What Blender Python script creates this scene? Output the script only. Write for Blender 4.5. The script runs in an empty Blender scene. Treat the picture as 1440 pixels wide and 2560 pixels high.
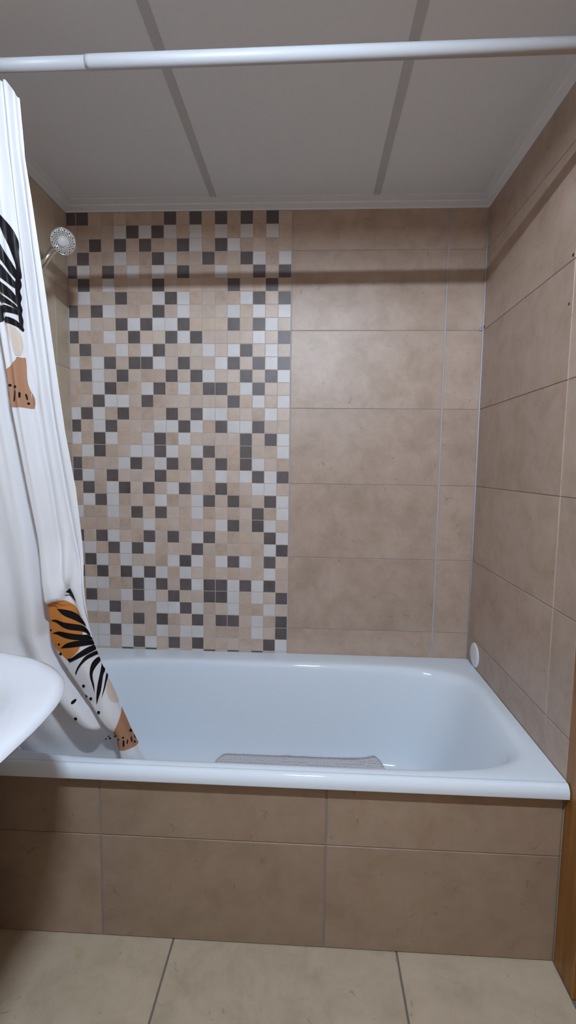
import bpy, bmesh, math, random
from mathutils import Vector, Matrix
from mathutils.bvhtree import BVHTree

random.seed(7)
SC = bpy.context.scene
COL = SC.collection
PI = math.pi

# ------------------------------------------------------------------ dimensions (metres)
W = 1.632            # room width between the two side walls (tub length)
H = 2.2561           # lower edge of the ceiling moulding on the walls
CEIL = 2.274         # face of the ceiling panels
YF = -2.70           # wall behind the photographer
ZA = 1.8065          # one horizontal joint of the wall tiles
TILE = 0.30
PANEL_Y = -0.778     # face of the tiled apron under the tub
RIM = 0.50           # tub rim height

# ------------------------------------------------------------------ helpers
def link(o, parent=None):
    COL.objects.link(o)
    if parent is not None:
        o.parent = parent
    return o

def obj(name, bm, mats, parent=None, smooth=True, loc=None):
    me = bpy.data.meshes.new(name)
    bm.normal_update()
    bm.to_mesh(me); bm.free()
    for m in (mats if isinstance(mats, (list, tuple)) else [mats]):
        me.materials.append(m)
    if smooth:
        for p in me.polygons: p.use_smooth = True
    o = bpy.data.objects.new(name, me)
    link(o, parent)
    if loc: o.location = loc
    return o

def tag(o, label, cat, group=None):
    o['label'] = label; o['category'] = cat
    if group: o['group'] = group
    return o

def thing(name, label, cat, loc=(0, 0, 0), group=None):
    o = bpy.data.objects.new(name, None); link(o)
    o.empty_display_size = 0.05
    o.location = loc
    return tag(o, label, cat, group)

def struct(o):
    o['kind'] = 'structure'
    return o

def local(bm, root):
    bmesh.ops.translate(bm, verts=bm.verts, vec=-Vector(root.location))
    return bm

def box(bm, lo, hi, mi=0):
    x0, y0, z0 = lo; x1, y1, z1 = hi
    v = [bm.verts.new(p) for p in ((x0,y0,z0),(x1,y0,z0),(x1,y1,z0),(x0,y1,z0),(x0,y0,z1),(x1,y0,z1),(x1,y1,z1),(x0,y1,z1))]
    for f in ((0,3,2,1),(4,5,6,7),(0,1,5,4),(1,2,6,5),(2,3,7,6),(3,0,4,7)):
        bm.faces.new([v[i] for i in f]).material_index = mi

def bevel_box(bm, lo, hi, r, seg=3):
    t = bmesh.new(); box(t, lo, hi)
    bmesh.ops.bevel(t, geom=list(t.edges), offset=r, segments=seg, affect='EDGES', profile=0.5)
    me = bpy.data.meshes.new('tmp'); t.to_mesh(me); t.free()
    bm.from_mesh(me); bpy.data.meshes.remove(me)

def frame_of(d):
    d = d.normalized()
    a = Vector((0, 0, 1)) if abs(d.z) < 0.9 else Vector((1, 0, 0))
    u = d.cross(a).normalized(); v = d.cross(u).normalized()
    return u, v

def tube(bm, pts, radii, n=20, caps=True, mi=0):
    pts = [Vector(p) for p in pts]
    if not isinstance(radii, (list, tuple)): radii = [radii] * len(pts)
    rings = []
    u = None
    for i, p in enumerate(pts):
        d = (pts[min(i+1, len(pts)-1)] - pts[max(i-1, 0)]).normalized()
        if u is None: u, v = frame_of(d)
        else:
            u = (u - d * u.dot(d)).normalized(); v = d.cross(u).normalized()
        rings.append([bm.verts.new(p + (u*math.cos(2*PI*k/n) + v*math.sin(2*PI*k/n)) * radii[i]) for k in range(n)])
    for a, b in zip(rings, rings[1:]):
        for k in range(n):
            bm.faces.new((a[k], a[(k+1) % n], b[(k+1) % n], b[k])).material_index = mi
    if caps:
        bm.faces.new(list(reversed(rings[0]))).material_index = mi
        bm.faces.new(rings[-1]).material_index = mi

def lathe(bm, prof, center, axis, n=40, mi=0):
    """prof = [(radius, height along axis)], closed at radius 0"""
    c = Vector(center); d = Vector(axis).normalized(); u, v = frame_of(d)
    rings = []
    for r, h in prof:
        if r < 1e-6: rings.append([bm.verts.new(c + d*h)])
        else: rings.append([bm.verts.new(c + d*h + (u*math.cos(2*PI*k/n) + v*math.sin(2*PI*k/n))*r) for k in range(n)])
    for a, b in zip(rings, rings[1:]):
        for k in range(n):
            k2 = (k+1) % n
            if len(a) == 1 and len(b) == 1: continue
            if len(a) == 1: f = bm.faces.new((a[0], b[k2], b[k]))
            elif len(b) == 1: f = bm.faces.new((a[k], a[k2], b[0]))
            else: f = bm.faces.new((a[k], a[k2], b[k2], b[k]))
            f.material_index = mi
    bmesh.ops.recalc_face_normals(bm, faces=bm.faces)

def spline(pts, n=12):
    P = [Vector(p) for p in pts]; out = []
    for i in range(len(P)-1):
        p0, p1, p2, p3 = P[max(i-1,0)], P[i], P[i+1], P[min(i+2, len(P)-1)]
        for k in range(n):
            t = k/n
            out.append(0.5*((2*p1) + (p2-p0)*t + (2*p0-5*p1+4*p2-p3)*t*t + (3*p1-p0-3*p2+p3)*t**3))
    return out + [P[-1]]

def interp(tab, z):
    """tab: [(z, value)] sorted ascending in z"""
    if z <= tab[0][0]: return tab[0][1]
    for (a, va), (b, vb) in zip(tab, tab[1:]):
        if z <= b: return va + (vb-va)*(z-a)/(b-a)
    return tab[-1][1]

def sstep(a, b, x):
    t = min(1, max(0, (x-a)/(b-a)))
    return t*t*(3-2*t)

# ------------------------------------------------------------------ materials
def srgb(r, g, b):
    f = lambda c: (c/255/12.92) if c/255 <= 0.04045 else ((c/255+0.055)/1.055)**2.4
    return (f(r), f(g), f(b), 1)

def base_mat(name, col, rough=0.5, metal=0.0, spec=0.5, **kw):
    m = bpy.data.materials.new(name); m.use_nodes = True
    b = m.node_tree.nodes['Principled BSDF']
    b.inputs['Base Color'].default_value = col
    b.inputs['Roughness'].default_value = rough
    b.inputs['Metallic'].default_value = metal
    b.inputs['Specular IOR Level'].default_value = spec
    for k, v in kw.items(): b.inputs[k].default_value = v
    return m

def nd(m, t, **kw):
    n = m.node_tree.nodes.new(t)
    for k, v in kw.items(): setattr(n, k, v)
    return n

def wire(m, a, b): m.node_tree.links.new(a, b)

def noise_bump(m, scale, strength, dist=0.001, detail=4):
    t = nd(m, 'ShaderNodeTexCoord'); n = nd(m, 'ShaderNodeTexNoise')
    n.inputs['Scale'].default_value = scale; n.inputs['Detail'].default_value = detail
    b = nd(m, 'ShaderNodeBump'); b.inputs['Strength'].default_value = strength; b.inputs['Distance'].default_value = dist
    wire(m, t.outputs['Object'], n.inputs['Vector']); wire(m, n.outputs['Fac'], b.inputs['Height'])
    wire(m, b.outputs['Normal'], m.node_tree.nodes['Principled BSDF'].inputs['Normal'])
    return n

def stone_mat(name, dark, mid, light, rough=0.42, var=0.12, pits=True, scale=9.0, spec=0.4):
    """fired ceramic with a cloudy stone print; every tile carries its own 'tint' value that shifts the print"""
    m = base_mat(name, mid, rough, spec=spec)
    b = m.node_tree.nodes['Principled BSDF']
    tc = nd(m, 'ShaderNodeTexCoord'); at = nd(m, 'ShaderNodeAttribute', attribute_name='tint')
    mul = nd(m, 'ShaderNodeVectorMath', operation='SCALE'); mul.inputs[0].default_value = (17.3, 31.7, 9.1)
    add = nd(m, 'ShaderNodeVectorMath', operation='ADD')
    wire(m, at.outputs['Fac'], mul.inputs['Scale']); wire(m, tc.outputs['Object'], add.inputs[0]); wire(m, mul.outputs[0], add.inputs[1])
    n1 = nd(m, 'ShaderNodeTexNoise'); n1.inputs['Scale'].default_value = scale; n1.inputs['Detail'].default_value = 8; n1.inputs['Roughness'].default_value = 0.70; n1.inputs['Distortion'].default_value = 0.3
    wire(m, add.outputs[0], n1.inputs['Vector'])
    cr = nd(m, 'ShaderNodeValToRGB')
    e = cr.color_ramp.elements
    e[0].position = 0.30; e[0].color = dark
    e[1].position = 0.72; e[1].color = light
    k = e.new(0.5); k.color = mid
    wire(m, n1.outputs['Fac'], cr.inputs['Fac'])
    # per-tile brightness
    ma = nd(m, 'ShaderNodeMath', operation='MULTIPLY_ADD'); ma.inputs[1].default_value = var; ma.inputs[2].default_value = 1 - var/2
    wire(m, at.outputs['Fac'], ma.inputs[0])
    hs = nd(m, 'ShaderNodeHueSaturation'); wire(m, ma.outputs[0], hs.inputs['Value']); wire(m, cr.outputs['Color'], hs.inputs['Color'])
    out = hs.outputs['Color']
    if pits:
        n2 = nd(m, 'ShaderNodeTexNoise'); n2.inputs['Scale'].default_value = 38; n2.inputs['Detail'].default_value = 2; n2.inputs['Distortion'].default_value = 0.8
        wire(m, add.outputs[0], n2.inputs['Vector'])
        mr = nd(m, 'ShaderNodeMapRange'); mr.inputs['From Min'].default_value = 0.69; mr.inputs['From Max'].default_value = 0.74
        wire(m, n2.outputs['Fac'], mr.inputs['Value'])
        ml = nd(m, 'ShaderNodeMath', operation='MULTIPLY'); ml.inputs[1].default_value = 0.45
        wire(m, mr.outputs['Result'], ml.inputs[0])
        mx = nd(m, 'ShaderNodeMix', data_type='RGBA'); mx.inputs['B'].default_value = tuple(c*0.55 for c in dark[:3]) + (1,)
        wire(m, ml.outputs[0], mx.inputs['Factor']); wire(m, out, mx.inputs['A'])
        out = mx.outputs['Result']
    wire(m, out, b.inputs['Base Color'])
    bp = nd(m, 'ShaderNodeBump'); bp.inputs['Strength'].default_value = 0.12; bp.inputs['Distance'].default_value = 0.0015
    wire(m, n1.outputs['Fac'], bp.inputs['Height']); wire(m, bp.outputs['Normal'], b.inputs['Normal'])
    return m

M = {}
M['beige'] = stone_mat('beige_stone_tile', srgb(158,138,120), srgb(173,151,135), srgb(182,163,149))
M['left'] = stone_mat('cream_stone_tile', srgb(181,164,143), srgb(191,176,153), srgb(198,184,164))
M['floor'] = stone_mat('floor_stone_tile', srgb(166,152,130), srgb(180,164,142), srgb(190,175,154), rough=0.5)
M['apron'] = stone_mat('shaded_apron_tile', srgb(138,117,97), srgb(150,129,109), srgb(159,139,120))  # wall tile made darker and browner: the panel's shade is put into its colour
M['chip_beige'] = stone_mat('mosaic_beige', srgb(170,146,130), srgb(184,163,146), srgb(193,174,159), scale=16, var=0.16, pits=False)
M['chip_pale'] = stone_mat('mosaic_pale_beige', srgb(179,160,143), srgb(190,171,158), srgb(196,181,168), scale=16, var=0.12, pits=False)
M['chip_white'] = stone_mat('mosaic_white', srgb(197,191,188), srgb(203,198,197), srgb(210,206,206), scale=10, var=0.06, pits=False)
M['chip_dark'] = stone_mat('mosaic_dark_brown', srgb(82,74,73), srgb(92,83,82), srgb(102,93,92), scale=16, var=0.2, pits=False)
M['grout'] = base_mat('grey_grout', srgb(172,168,168), 0.9, spec=0.1); noise_bump(M['grout'], 300, 0.4, 0.0005)
M['grout_mosaic'] = base_mat('mosaic_grout', srgb(184,172,162), 0.9, spec=0.1)
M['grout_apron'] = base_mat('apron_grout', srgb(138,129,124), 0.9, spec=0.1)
M['grout_floor'] = base_mat('dark_floor_grout', srgb(112,103,96), 0.95, spec=0.1)
M['seal'] = base_mat('silicone_seal', srgb(184,186,192), 0.5)
M['enamel'] = base_mat('white_bath_enamel', srgb(220,229,238), 0.06, spec=0.5)
M['porcelain'] = base_mat('white_porcelain', srgb(208,211,218), 0.1, spec=0.5)
M['ceiling'] = base_mat('ceiling_panel_paint', srgb(220,224,229), 0.9, spec=0.15); noise_bump(M['ceiling'], 900, 0.15, 0.0005)
M['tbar'] = base_mat('ceiling_strip_paint', srgb(188,190,193), 0.7, spec=0.2)
M['mould'] = base_mat('ceiling_moulding_paint', srgb(222,225,229), 0.85, spec=0.15)
M['rod'] = base_mat('white_lacquered_tube', srgb(176,179,184), 0.42, spec=0.35)
M['cloth'] = base_mat('white_vinyl_curtain', srgb(216,216,219), 0.5, spec=0.25)
M['p_orange'] = base_mat('orange_print', srgb(190,120,58), 0.5, spec=0.25)
M['p_black'] = base_mat('black_print', srgb(14,13,18), 0.45, spec=0.25)
M['p_taupe'] = base_mat('taupe_print', srgb(206,191,178), 0.5, spec=0.25)
M['p_brown'] = base_mat('brown_print', srgb(166,124,96), 0.5, spec=0.25)
M['dark_wood'] = base_mat('dark_brown_wood', srgb(48,34,26), 0.45, spec=0.3); noise_bump(M['dark_wood'], 60, 0.1, 0.0005)
M['chrome'] = base_mat('chrome', srgb(215,213,210), 0.12, metal=1.0)
M['face'] = base_mat('grey_shower_plate', srgb(200,198,194), 0.3, metal=0.0)
M['nozzle'] = base_mat('black_rubber', srgb(28,26,26), 0.6)
M['white_plastic'] = base_mat('white_plastic', srgb(226,226,232), 0.4)
M['hole'] = base_mat('dark_hole', srgb(48,42,38), 0.9)
M['plug'] = base_mat('grey_plastic_plug', srgb(150,152,156), 0.5)

def wood_mat():
    m = base_mat('orange_brown_wood', srgb(150,98,48), 0.4, spec=0.35)
    b = m.node_tree.nodes['Principled BSDF']
    tc = nd(m, 'ShaderNodeTexCoord'); mp = nd(m, 'ShaderNodeMapping'); mp.inputs['Scale'].default_value = (30, 30, 1.6)
    n = nd(m, 'ShaderNodeTexNoise'); n.inputs['Scale'].default_value = 1.6; n.inputs['Detail'].default_value = 6; n.inputs['Distortion'].default_value = 0.6
    cr = nd(m, 'ShaderNodeValToRGB'); e = cr.color_ramp.elements
    e[0].position = 0.3; e[0].color = srgb(116,75,32); e[1].position = 0.75; e[1].color = srgb(158,110,56)
    wire(m, tc.outputs['Object'], mp.inputs['Vector']); wire(m, mp.outputs[0], n.inputs['Vector']); wire(m, n.outputs['Fac'], cr.inputs['Fac'])
    wire(m, cr.outputs['Color'], b.inputs['Base Color'])
    return m
M['wood'] = wood_mat()

def cloth_light(m):
    """thin sheet: part of the light passes through"""
    nt = m.node_tree; b = nt.nodes['Principled BSDF']; out = nt.nodes['Material Output']
    tr = nd(m, 'ShaderNodeBsdfTranslucent'); mx = nd(m, 'ShaderNodeMixShader'); mx.inputs[0].default_value = 0.18
    tr.inputs['Color'].default_value = b.inputs['Base Color'].default_value
    wire(m, b.outputs[0], mx.inputs[1]); wire(m, tr.outputs[0], mx.inputs[2]); wire(m, mx.outputs[0], out.inputs['Surface'])
for k in ('cloth', 'p_orange', 'p_black', 'p_taupe', 'p_brown'): cloth_light(M[k])

def mat_mat():
    m = base_mat('grey_rubber_bath_mat', srgb(190,187,190), 0.7, spec=0.2)
    b = m.node_tree.nodes['Principled BSDF']
    tc = nd(m, 'ShaderNodeTexCoord'); v = nd(m, 'ShaderNodeTexVoronoi'); v.inputs['Scale'].default_value = 150; v.inputs['Randomness'].default_value = 0.25
    mr = nd(m, 'ShaderNodeMapRange'); mr.inputs['From Min'].default_value = 0.2; mr.inputs['From Max'].default_value = 0.34
    mx = nd(m, 'ShaderNodeMix', data_type='RGBA'); mx.inputs['A'].default_value = srgb(150,147,150); mx.inputs['B'].default_value = srgb(196,193,196)
    wire(m, tc.outputs['Object'], v.inputs['Vector']); wire(m, v.outputs['Distance'], mr.inputs['Value'])
    wire(m, mr.outputs['Result'], mx.inputs['Factor']); wire(m, mx.outputs['Result'], b.inputs['Base Color'])
    bp = nd(m, 'ShaderNodeBump'); bp.inputs['Strength'].default_value = 0.4; bp.inputs['Distance'].default_value = 0.003
    wire(m, mr.outputs['Result'], bp.inputs['Height']); wire(m, bp.outputs['Normal'], b.inputs['Normal'])
    return m
M['bathmat'] = mat_mat()

# ------------------------------------------------------------------ tiled surfaces
class Tiles:
    """tiles raised over a grout bed. mapping(a, b, d): a along the wall, b up, d out of the tile face"""
    def __init__(self, mapping, mats):
        self.bm = bmesh.new(); self.m = mapping; self.mats = mats
        self.lay = self.bm.faces.layers.float.new('tint')
    def quad(self, pts, mi, tint):
        f = self.bm.faces.new([self.bm.verts.new(self.m(*p)) for p in pts]); f.material_index = mi; f[self.lay] = tint
    def tile(self, a0, b0, a1, b1, mi, gap=0.003, depth=0.0015, gapb=None):
        if a1-a0 < 0.004 or b1-b0 < 0.004: return
        t = random.random(); g = gap/2; h = (gapb if gapb is not None else gap)/2; c = 0.0006 if gap < 0.0026 else 0.0011
        vs = [[self.bm.verts.new(self.m(*p)) for p in L] for L in (
            [(a0+g, b0+h, -depth), (a1-g, b0+h, -depth), (a1-g, b1-h, -depth), (a0+g, b1-h, -depth)],
            [(a0+g, b0+h, -c), (a1-g, b0+h, -c), (a1-g, b1-h, -c), (a0+g, b1-h, -c)],
            [(a0+g+c, b0+h+c, 0), (a1-g-c, b0+h+c, 0), (a1-g-c, b1-h-c, 0), (a0+g+c, b1-h-c, 0)])]
        fs = [self.bm.faces.new(vs[2])]
        for L0, L1 in ((vs[0], vs[1]), (vs[1], vs[2])):
            for k in range(4): fs.append(self.bm.faces.new((L0[k], L0[(k+1) % 4], L1[(k+1) % 4], L1[k])))
        for f in fs: f.material_index = mi; f[self.lay] = t
    def slab(self, a0, b0, a1, b1, mi, depth=0.0015, thick=0.05):
        P = self.m; v = [self.bm.verts.new(P(a, b, d)) for d in (-depth, -thick) for a, b in ((a0,b0),(a1,b0),(a1,b1),(a0,b1))]
        for f in ((0,1,2,3),(7,6,5,4),(0,4,5,1),(1,5,6,2),(2,6,7,3),(3,7,4,0)):
            F = self.bm.faces.new([v[i] for i in f]); F.material_index = mi; F[self.lay] = 0.5
    def done(self, name, parent=None, root=None):
        bmesh.ops.recalc_face_normals(self.bm, faces=self.bm.faces)
        if root is not None: local(self.bm, root)
        return obj(name, self.bm, self.mats, parent, smooth=False)

def zlines(z0, lo, hi):
    k = math.ceil((lo - z0)/TILE - 1e-6); out = [lo]
    while z0 + k*TILE < hi - 1e-6:
        if z0 + k*TILE > lo + 1e-6: out.append(z0 + k*TILE)
        k += 1
    return out + [hi]

TOP = 2.32
MOSAIC = [
"DDBBLBBBDBDBDBDBDL","LBLBWDWDWBWBWBWBWB","BBDBDBDBBDWBDWBLBB","BDBBWBBDWBLDBLDWBW","DWBDLWBWLDBBWBLDLD",
"BDBWBLLDLBLBBDLBDB","BWBLDBBWDWBLBBWDLD","DBDWLBLDLWLLLWBWLW","WWLBDWDWWDBBBDBDWL","DBBWLDLLDWDLLLLWLD",
"BDLBWBWDLLLWLWDLWL","WBWDLDDWLDLLWDLDWD","BDWLDLBBDLDWLLDLDW","BBWDBBWDBWBDDBWDLL","BLDWWLDBLLLLLDBWBW",
"WDWBDBBLDLDWWBLBWL","DBWDBLLWWDWBDWWDLL","WBDWBBWDBWLLLLDLDW","BWDBLWWDWBWDLBDLBW","DBLLWDLWDBDLDBDWLB",
"DWLDLLLDBLWLWLWDWD","BDBWDLDLWDLBDBLWWL","BWDWBLBWBLWDLDBLDW","WBBWLDLDLBWBLBLDBW","BBBLBLWBLBLBWDLDWL",
"DBDWLBDLDLWDLBBLDW","LWBDWDWBLLDLBLBBWD","BDWBWLLBWDWBWDWLDL","DBDLDWDWBWLBLBLBWL","BWWBBDWDLDWDDWDWDL",
"BDLLWDWLDLLDDWLWLD","BWWDLLBWWDWBLWBBWL","BBBWBDLDBLDLDDLWBD","BWWDWLBWLWWLBBBWLD","BWWLWDWBDLDBBLBLDW","BBLLDLDLWLWDLDLDLW"]
IDX = {'D': 2, 'W': 3, 'B': 4, 'L': 5}

# wall behind the tub
t = Tiles(lambda a, b, d: (a, -d, b), [M['grout'], M['beige'], M['chip_dark'], M['chip_white'], M['chip_beige'], M['chip_pale'], M['grout_mosaic']])
XM, XG = 0.8894, 1.4877
t.slab(-0.05, -0.05, XM, TOP, 6, depth=0.0010); t.slab(XM, -0.05, W + 0.05, TOP, 0, depth=0.0025)
zl = zlines(ZA, 0.0, TOP)
for z0, z1 in zip(zl, zl[1:]):
    t.tile(XM, z0, XG, z1, 1, gap=0.0065, gapb=0.0021, depth=0.0025); t.tile(XG, z0, W, z1, 1, gap=0.0065, gapb=0.0016, depth=0.0025)
cols = [0.0] + [XM - 0.05*(17-k) for k in range(18)]
for r, row in enumerate(MOSAIC):
    z1 = ZA + 0.45 - 0.05*r; z0 = z1 - 0.05
    for c, ch in enumerate(row):
        t.tile(cols[c], z0, cols[c+1], z1, IDX[ch], gap=0.0024, depth=0.0010)
t.tile(0, H + 0.002, XM, TOP, 4)
struct(t.done('wall_back'))

# wall on the right (door opening starts at the tub front)
DY0, DY1, DZ = -0.7785, -1.68, 2.06
t = Tiles(lambda a, b, d: (W - d, a, b), [M['grout'], M['beige']])
t.slab(DY0, -0.05, 0.05, TOP, 0, depth=0.0025); t.slab(DY1, DZ, DY0, TOP, 0, depth=0.0025); t.slab(YF, -0.05, DY1, TOP, 0, depth=0.0025)
ys = [0, -0.6587, -1.2587, -1.8587, -2.4587, YF]
for y1, y0 in zip(ys, ys[1:]):
    zl = zlines(ZA, 0.0, TOP)
    for z0, z1 in zip(zl, zl[1:]):
        for ra, rb, rc, rd in ((DY0, 0, 0, TOP), (DY1, DY0, DZ, TOP), (YF, DY1, 0, TOP)):
            a0, a1, b0, b1 = max(y0, ra), min(y1, rb), max(z0, rc), min(z1, rd)
            if a1 > a0 and b1 > b0: t.tile(a0, b0, a1, b1, 1, gap=0.0055, gapb=0.0021, depth=0.0025)
wall_right = struct(t.done('wall_right'))

# wall on the left
t = Tiles(lambda a, b, d: (d, a, b), [M['grout'], M['left']])
t.slab(YF, -0.05, 0.05, TOP, 0)
ys = [0, -0.10, -0.70, -1.30, -1.90, -2.50, YF]
zl = zlines(1.657, 0.0, TOP)
for y1, y0 in zip(ys, ys[1:]):
    for z0, z1 in zip(zl, zl[1:]): t.tile(y0, z0, y1, z1, 1, gap=0.003, gapb=0.0025)
struct(t.done('wall_left'))

# wall behind the photographer
t = Tiles(lambda a, b, d: (a, YF + d, b), [M['grout'], M['beige']])
t.slab(-0.05, -0.05, W + 0.05, TOP, 0)
xs = [0, 0.43, 1.03, W]; zl = zlines(ZA, 0.0, TOP)
for x0, x1 in zip(xs, xs[1:]):
    for z0, z1 in zip(zl, zl[1:]): t.tile(x0, z0, x1, z1, 1)
struct(t.done('wall_front'))

# floor
t = Tiles(lambda a, b, d: (a, b, d), [M['grout_floor'], M['floor']])
t.slab(-0.05, YF - 0.05, W + 0.05, 0.05, 0)
xs = [0, 0.028, 0.628, 1.226, W]; ys = [0, -0.62, -1.22, -1.82, -2.42, YF]
for x0, x1 in zip(xs, xs[1:]):
    for y1, y0 in zip(ys, ys[1:]): t.tile(x0, y0, x1, y1, 1, gap=0.005)
struct(t.done('floor'))

# ceiling panels, strips and moulding
bm = bmesh.new()
SX = [0.597, 1.2025]; SW = 0.0125
edges = [0.052, SX[0], SX[1], W - 0.045]
yrows = [(-1.285, -0.066), (-2.50, -1.285), (YF + 0.04, -2.50)]
for x0, x1 in zip(edges, edges[1:]):
    for y0, y1 in yrows: box(bm, (x0 + 0.0005, y0 + 0.0005, CEIL), (x1 - 0.0005, y1 - 0.0005, CEIL + 0.012))
box(bm, (-0.05, YF - 0.05, CEIL + 0.012), (W + 0.05, 0.05, CEIL + 0.05))
struct(obj('ceiling', bm, M['ceiling'], smooth=False))
k = 1
def trim(bm, mat, smooth=False):
    global k
    o = struct(obj('trim_%d' % k, bm, mat, smooth=smooth)); k += 1
    return o
for x in SX:
    bm = bmesh.new(); box(bm, (x - SW, YF + 0.04, CEIL - 0.0015), (x + SW, -0.066, CEIL + 0.004)); trim(bm, M['tbar'])
for y in (-1.285, -2.50):
    bm = bmesh.new(); box(bm, (0.05, y - SW, CEIL - 0.0010), (W - 0.05, y + SW, CEIL + 0.004)); trim(bm, M['tbar'])

def moulding():
    """stepped plaster moulding running round the room, mitred at the corners"""
    bm = bmesh.new()
    prof = [(0.000, H - 0.0005), (0.004, H - 0.0005), (0.006, H + 0.003), (0.030, H + 0.009), (0.033, H + 0.0125), (0.062, CEIL - 0.003), (0.066, CEIL - 0.003), (0.066, CEIL + 0.010)]
    loops = []
    for i, z in prof:
        s = i/0.066
        l, r, b = i*0.052/0.066 + 0.0, i*0.046/0.066, i
        loops.append([bm.verts.new(p) for p in ((l, -b, z), (W - r, -b, z), (W - r, YF + b*0.7, z), (l, YF + b*0.7, z))])
    for a, b in zip(loops, loops[1:]):
        for j in range(4): bm.faces.new((a[j], a[(j+1) % 4], b[(j+1) % 4], b[j]))
    return bm
trim(moulding(), M['mould'])
# silicone seals: corner joints and tub edge
bm = bmesh.new(); tube(bm, [(W - 0.001, -0.001, RIM + 0.004), (W - 0.001, -0.001, H)], 0.003, 8); trim(bm, M['seal'], True)
bm = bmesh.new(); tube(bm, [(0.001, -0.001, RIM + 0.004), (0.001, -0.001, H)], 0.002, 8); trim(bm, M['grout'], True)
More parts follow.
